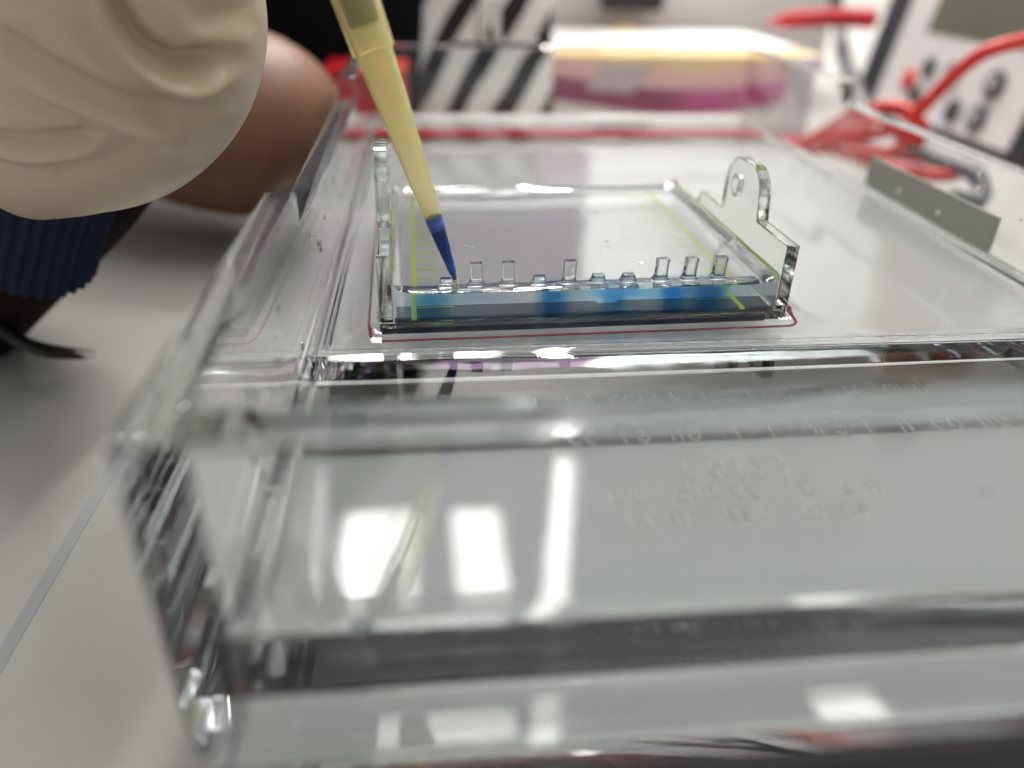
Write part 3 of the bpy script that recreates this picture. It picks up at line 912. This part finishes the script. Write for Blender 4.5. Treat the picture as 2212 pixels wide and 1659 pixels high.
for px, py, kd, r in BT:
    c = pp(px, py)
    b = ppar(smooth_by_angle(lathe('button', [(0.001, 0.01), (r, 0.01), (r, 0.18), (r * 0.85, 0.24), (0.001, 0.24)], c, pn_n, M['red_btn'] if kd == 'r' else M['btn'], None, 24)), psu)
    if kd == 'm':
        o = lathe('button_face', [(0.001, 0.25), (r * 0.5, 0.25), (r * 0.45, 0.3), (0.001, 0.3)], c, pn_n, M['btn_mid'], None, 16)
        o.parent = b; o.matrix_parent_inverse = Matrix.Identity(4)

# ------------------------------------------------------------------ cables
def cable(name, pts, r, mat, label, group=None):
    e = tag(empty(name, pts[0]), label, 'cable', group)
    ppar(tube('cord', pts, [r] * len(pts), mat, None, 14, 8), e)
    return e
cable('red_cable', [at(2330, 70, 30), at(2212, 88, 30.5), at(2130, 112, 31), at(2070, 155, 31.8), at(2020, 205, 32.5), at(1985, 240, 33), at(1968, 262, 33.6), at(1985, 300, 34)], 0.0029, M['cable'], 'thick red cable arching down in front of the button panel')
cable('red_cable', [at(1740, 318, 39), at(1800, 280, 38), at(1860, 245, 36.5), at(1920, 228, 35.2), at(1965, 238, 34.2), at(1990, 268, 33.5), at(2000, 310, 33.8)], 0.0025, M['cable'], 'red cable looping over the tangle beside the right tank wall')
cable('red_cable', [at(1700, 300, 42), at(1770, 320, 40), at(1850, 300, 38), at(1930, 285, 36), at(2000, 275, 35)], 0.0025, M['cable'], 'lower red cable running into the tangle behind the right tank wall')
cable('red_cable', [at(1780, 318, 40), at(1860, 335, 37), at(1950, 365, 34), at(2030, 378, 32.5), at(2085, 375, 31.5)], 0.0031, M['cable'], 'red cable with straight plug end lying nearest the right tank wall')
cable('grey_cable', [at(1795, -60, 56), at(1812, 40, 54), at(1820, 110, 50), at(1840, 170, 46), at(1862, 225, 42), at(1880, 270, 40)], 0.0045, M['grey_cable'], 'dark grey cable hanging down left of the power supply')
cable('grey_cable', [at(1960, 300, 36), at(2040, 345, 33), at(2110, 370, 31), at(2135, 410, 30), at(2115, 440, 29.5), at(2070, 425, 29.5)], 0.0038, M['grey_cable'], 'dark grey cable hooked beside the right tank wall')

# amber bottle on top of the power supply (seen only mirrored in the buffer)
M['amber'] = solid('amber_glass', (0.30, 0.11, 0.015), 0.12)
bt = tag(empty('amber_bottle', (0.39, 0.53, 0.094)), 'amber bottle with black cap above the power supply, mirrored in the front buffer', 'bottle')
ppar(smooth_by_angle(lathe('bottle_body', [(0.001, 0), (4.4, 0), (4.6, 0.4), (4.6, 11), (4.0, 13.5), (1.9, 15.5), (1.7, 17.5), (0.001, 17.5)], bt.location.copy(), Vector((0, 0, 1)), M['amber'], None, 32)), bt)
ppar(smooth_by_angle(lathe('cap', [(0.001, 16.6), (2.1, 16.6), (2.1, 20), (1.9, 20.3), (0.001, 20.3)], bt.location.copy(), Vector((0, 0, 1)), M['black'], None, 24)), bt)
cable('red_cable', [at(1760, 330, 40), at(1830, 290, 38), at(1900, 262, 36.6), at(1955, 275, 35.4), at(1965, 312, 34.8), at(1900, 330, 35.6), at(1830, 322, 37.2)], 0.0022, M['cable'], 'thin red cable coiled in a small loop inside the tangle')
cable('red_cable', [at(1725, 312, 41), at(1790, 300, 39.5), at(1880, 318, 37), at(1960, 338, 35), at(2040, 352, 33.5)], 0.0023, M['cable'], 'red cable stretched straight across the bottom of the tangle')

lv_ = tag(empty('lavender_carton', (0.03, 0.70, -0.04)), 'tall lavender carton behind the zebra pouch, its colour mirrored on the gel', 'carton')
M['lavender'] = solid('lavender_card', (0.62, 0.36, 0.58), 0.6, noise_amt=0.15, noise_scale=12)
ppar(box('carton_body', (-1.6, 13.5, 66, 76, -3.99, 30), M['lavender'], None, 0.1), lv_)
ppar(box('top_flap', (-1.55, 13.45, 66.1, 75.9, 30.003, 30.05), M['white'], None), lv_)

# drops and small bubbles clinging to the acrylic
rnd = random.Random(11)
bm = bmesh.new()
def drop(c, n, r, flat):
    u, v = frame_of(n)
    bmv = bmesh.ops.create_icosphere(bm, subdivisions=2, radius=1.0)['verts']
    for q in bmv:
        w = q.co.copy()
        q.co = c + (u * w.x + v * w.y) * r + n * (w.z * r * flat)
for _ in range(26):
    drop(Vector((XLI * CM, rnd.uniform(6.5, 24) * CM, rnd.uniform(0.25, 1.8) * CM)), Vector((1, 0, 0)), rnd.uniform(0.03, 0.10) * CM, 0.45)
for _ in range(26):
    drop(Vector((XRI * CM, rnd.uniform(14, 30) * CM, rnd.uniform(0.25, 1.7) * CM)), Vector((-1, 0, 0)), rnd.uniform(0.03, 0.10) * CM, 0.45)
for _ in range(7):
    drop(Vector((rnd.uniform(-1.8, 11) * CM, YF * CM, rnd.uniform(0.0, 2.3) * CM)), Vector((0, -1, 0)), rnd.uniform(0.02, 0.06) * CM, 0.4)
for _ in range(30):
    u_ = rnd.uniform(0.4, 7.3); vv2 = rnd.uniform(0.1, 5.5)
    drop(tray.matrix_basis @ Vector((u_ * CM, vv2 * CM, (GZ + 0.005) * CM)), Vector((0, 0, 1)), rnd.uniform(0.02, 0.05) * CM, 0.5)
bmesh.ops.recalc_face_normals(bm, faces=bm.faces)
for f_ in bm.faces: f_.smooth = True
me = bpy.data.meshes.new('water_drops'); bm.to_mesh(me); bm.free(); me.materials.append(M['water'])
o = link(bpy.data.objects.new('water_drops', me)); tpar(o); o['kind'] = 'stuff'
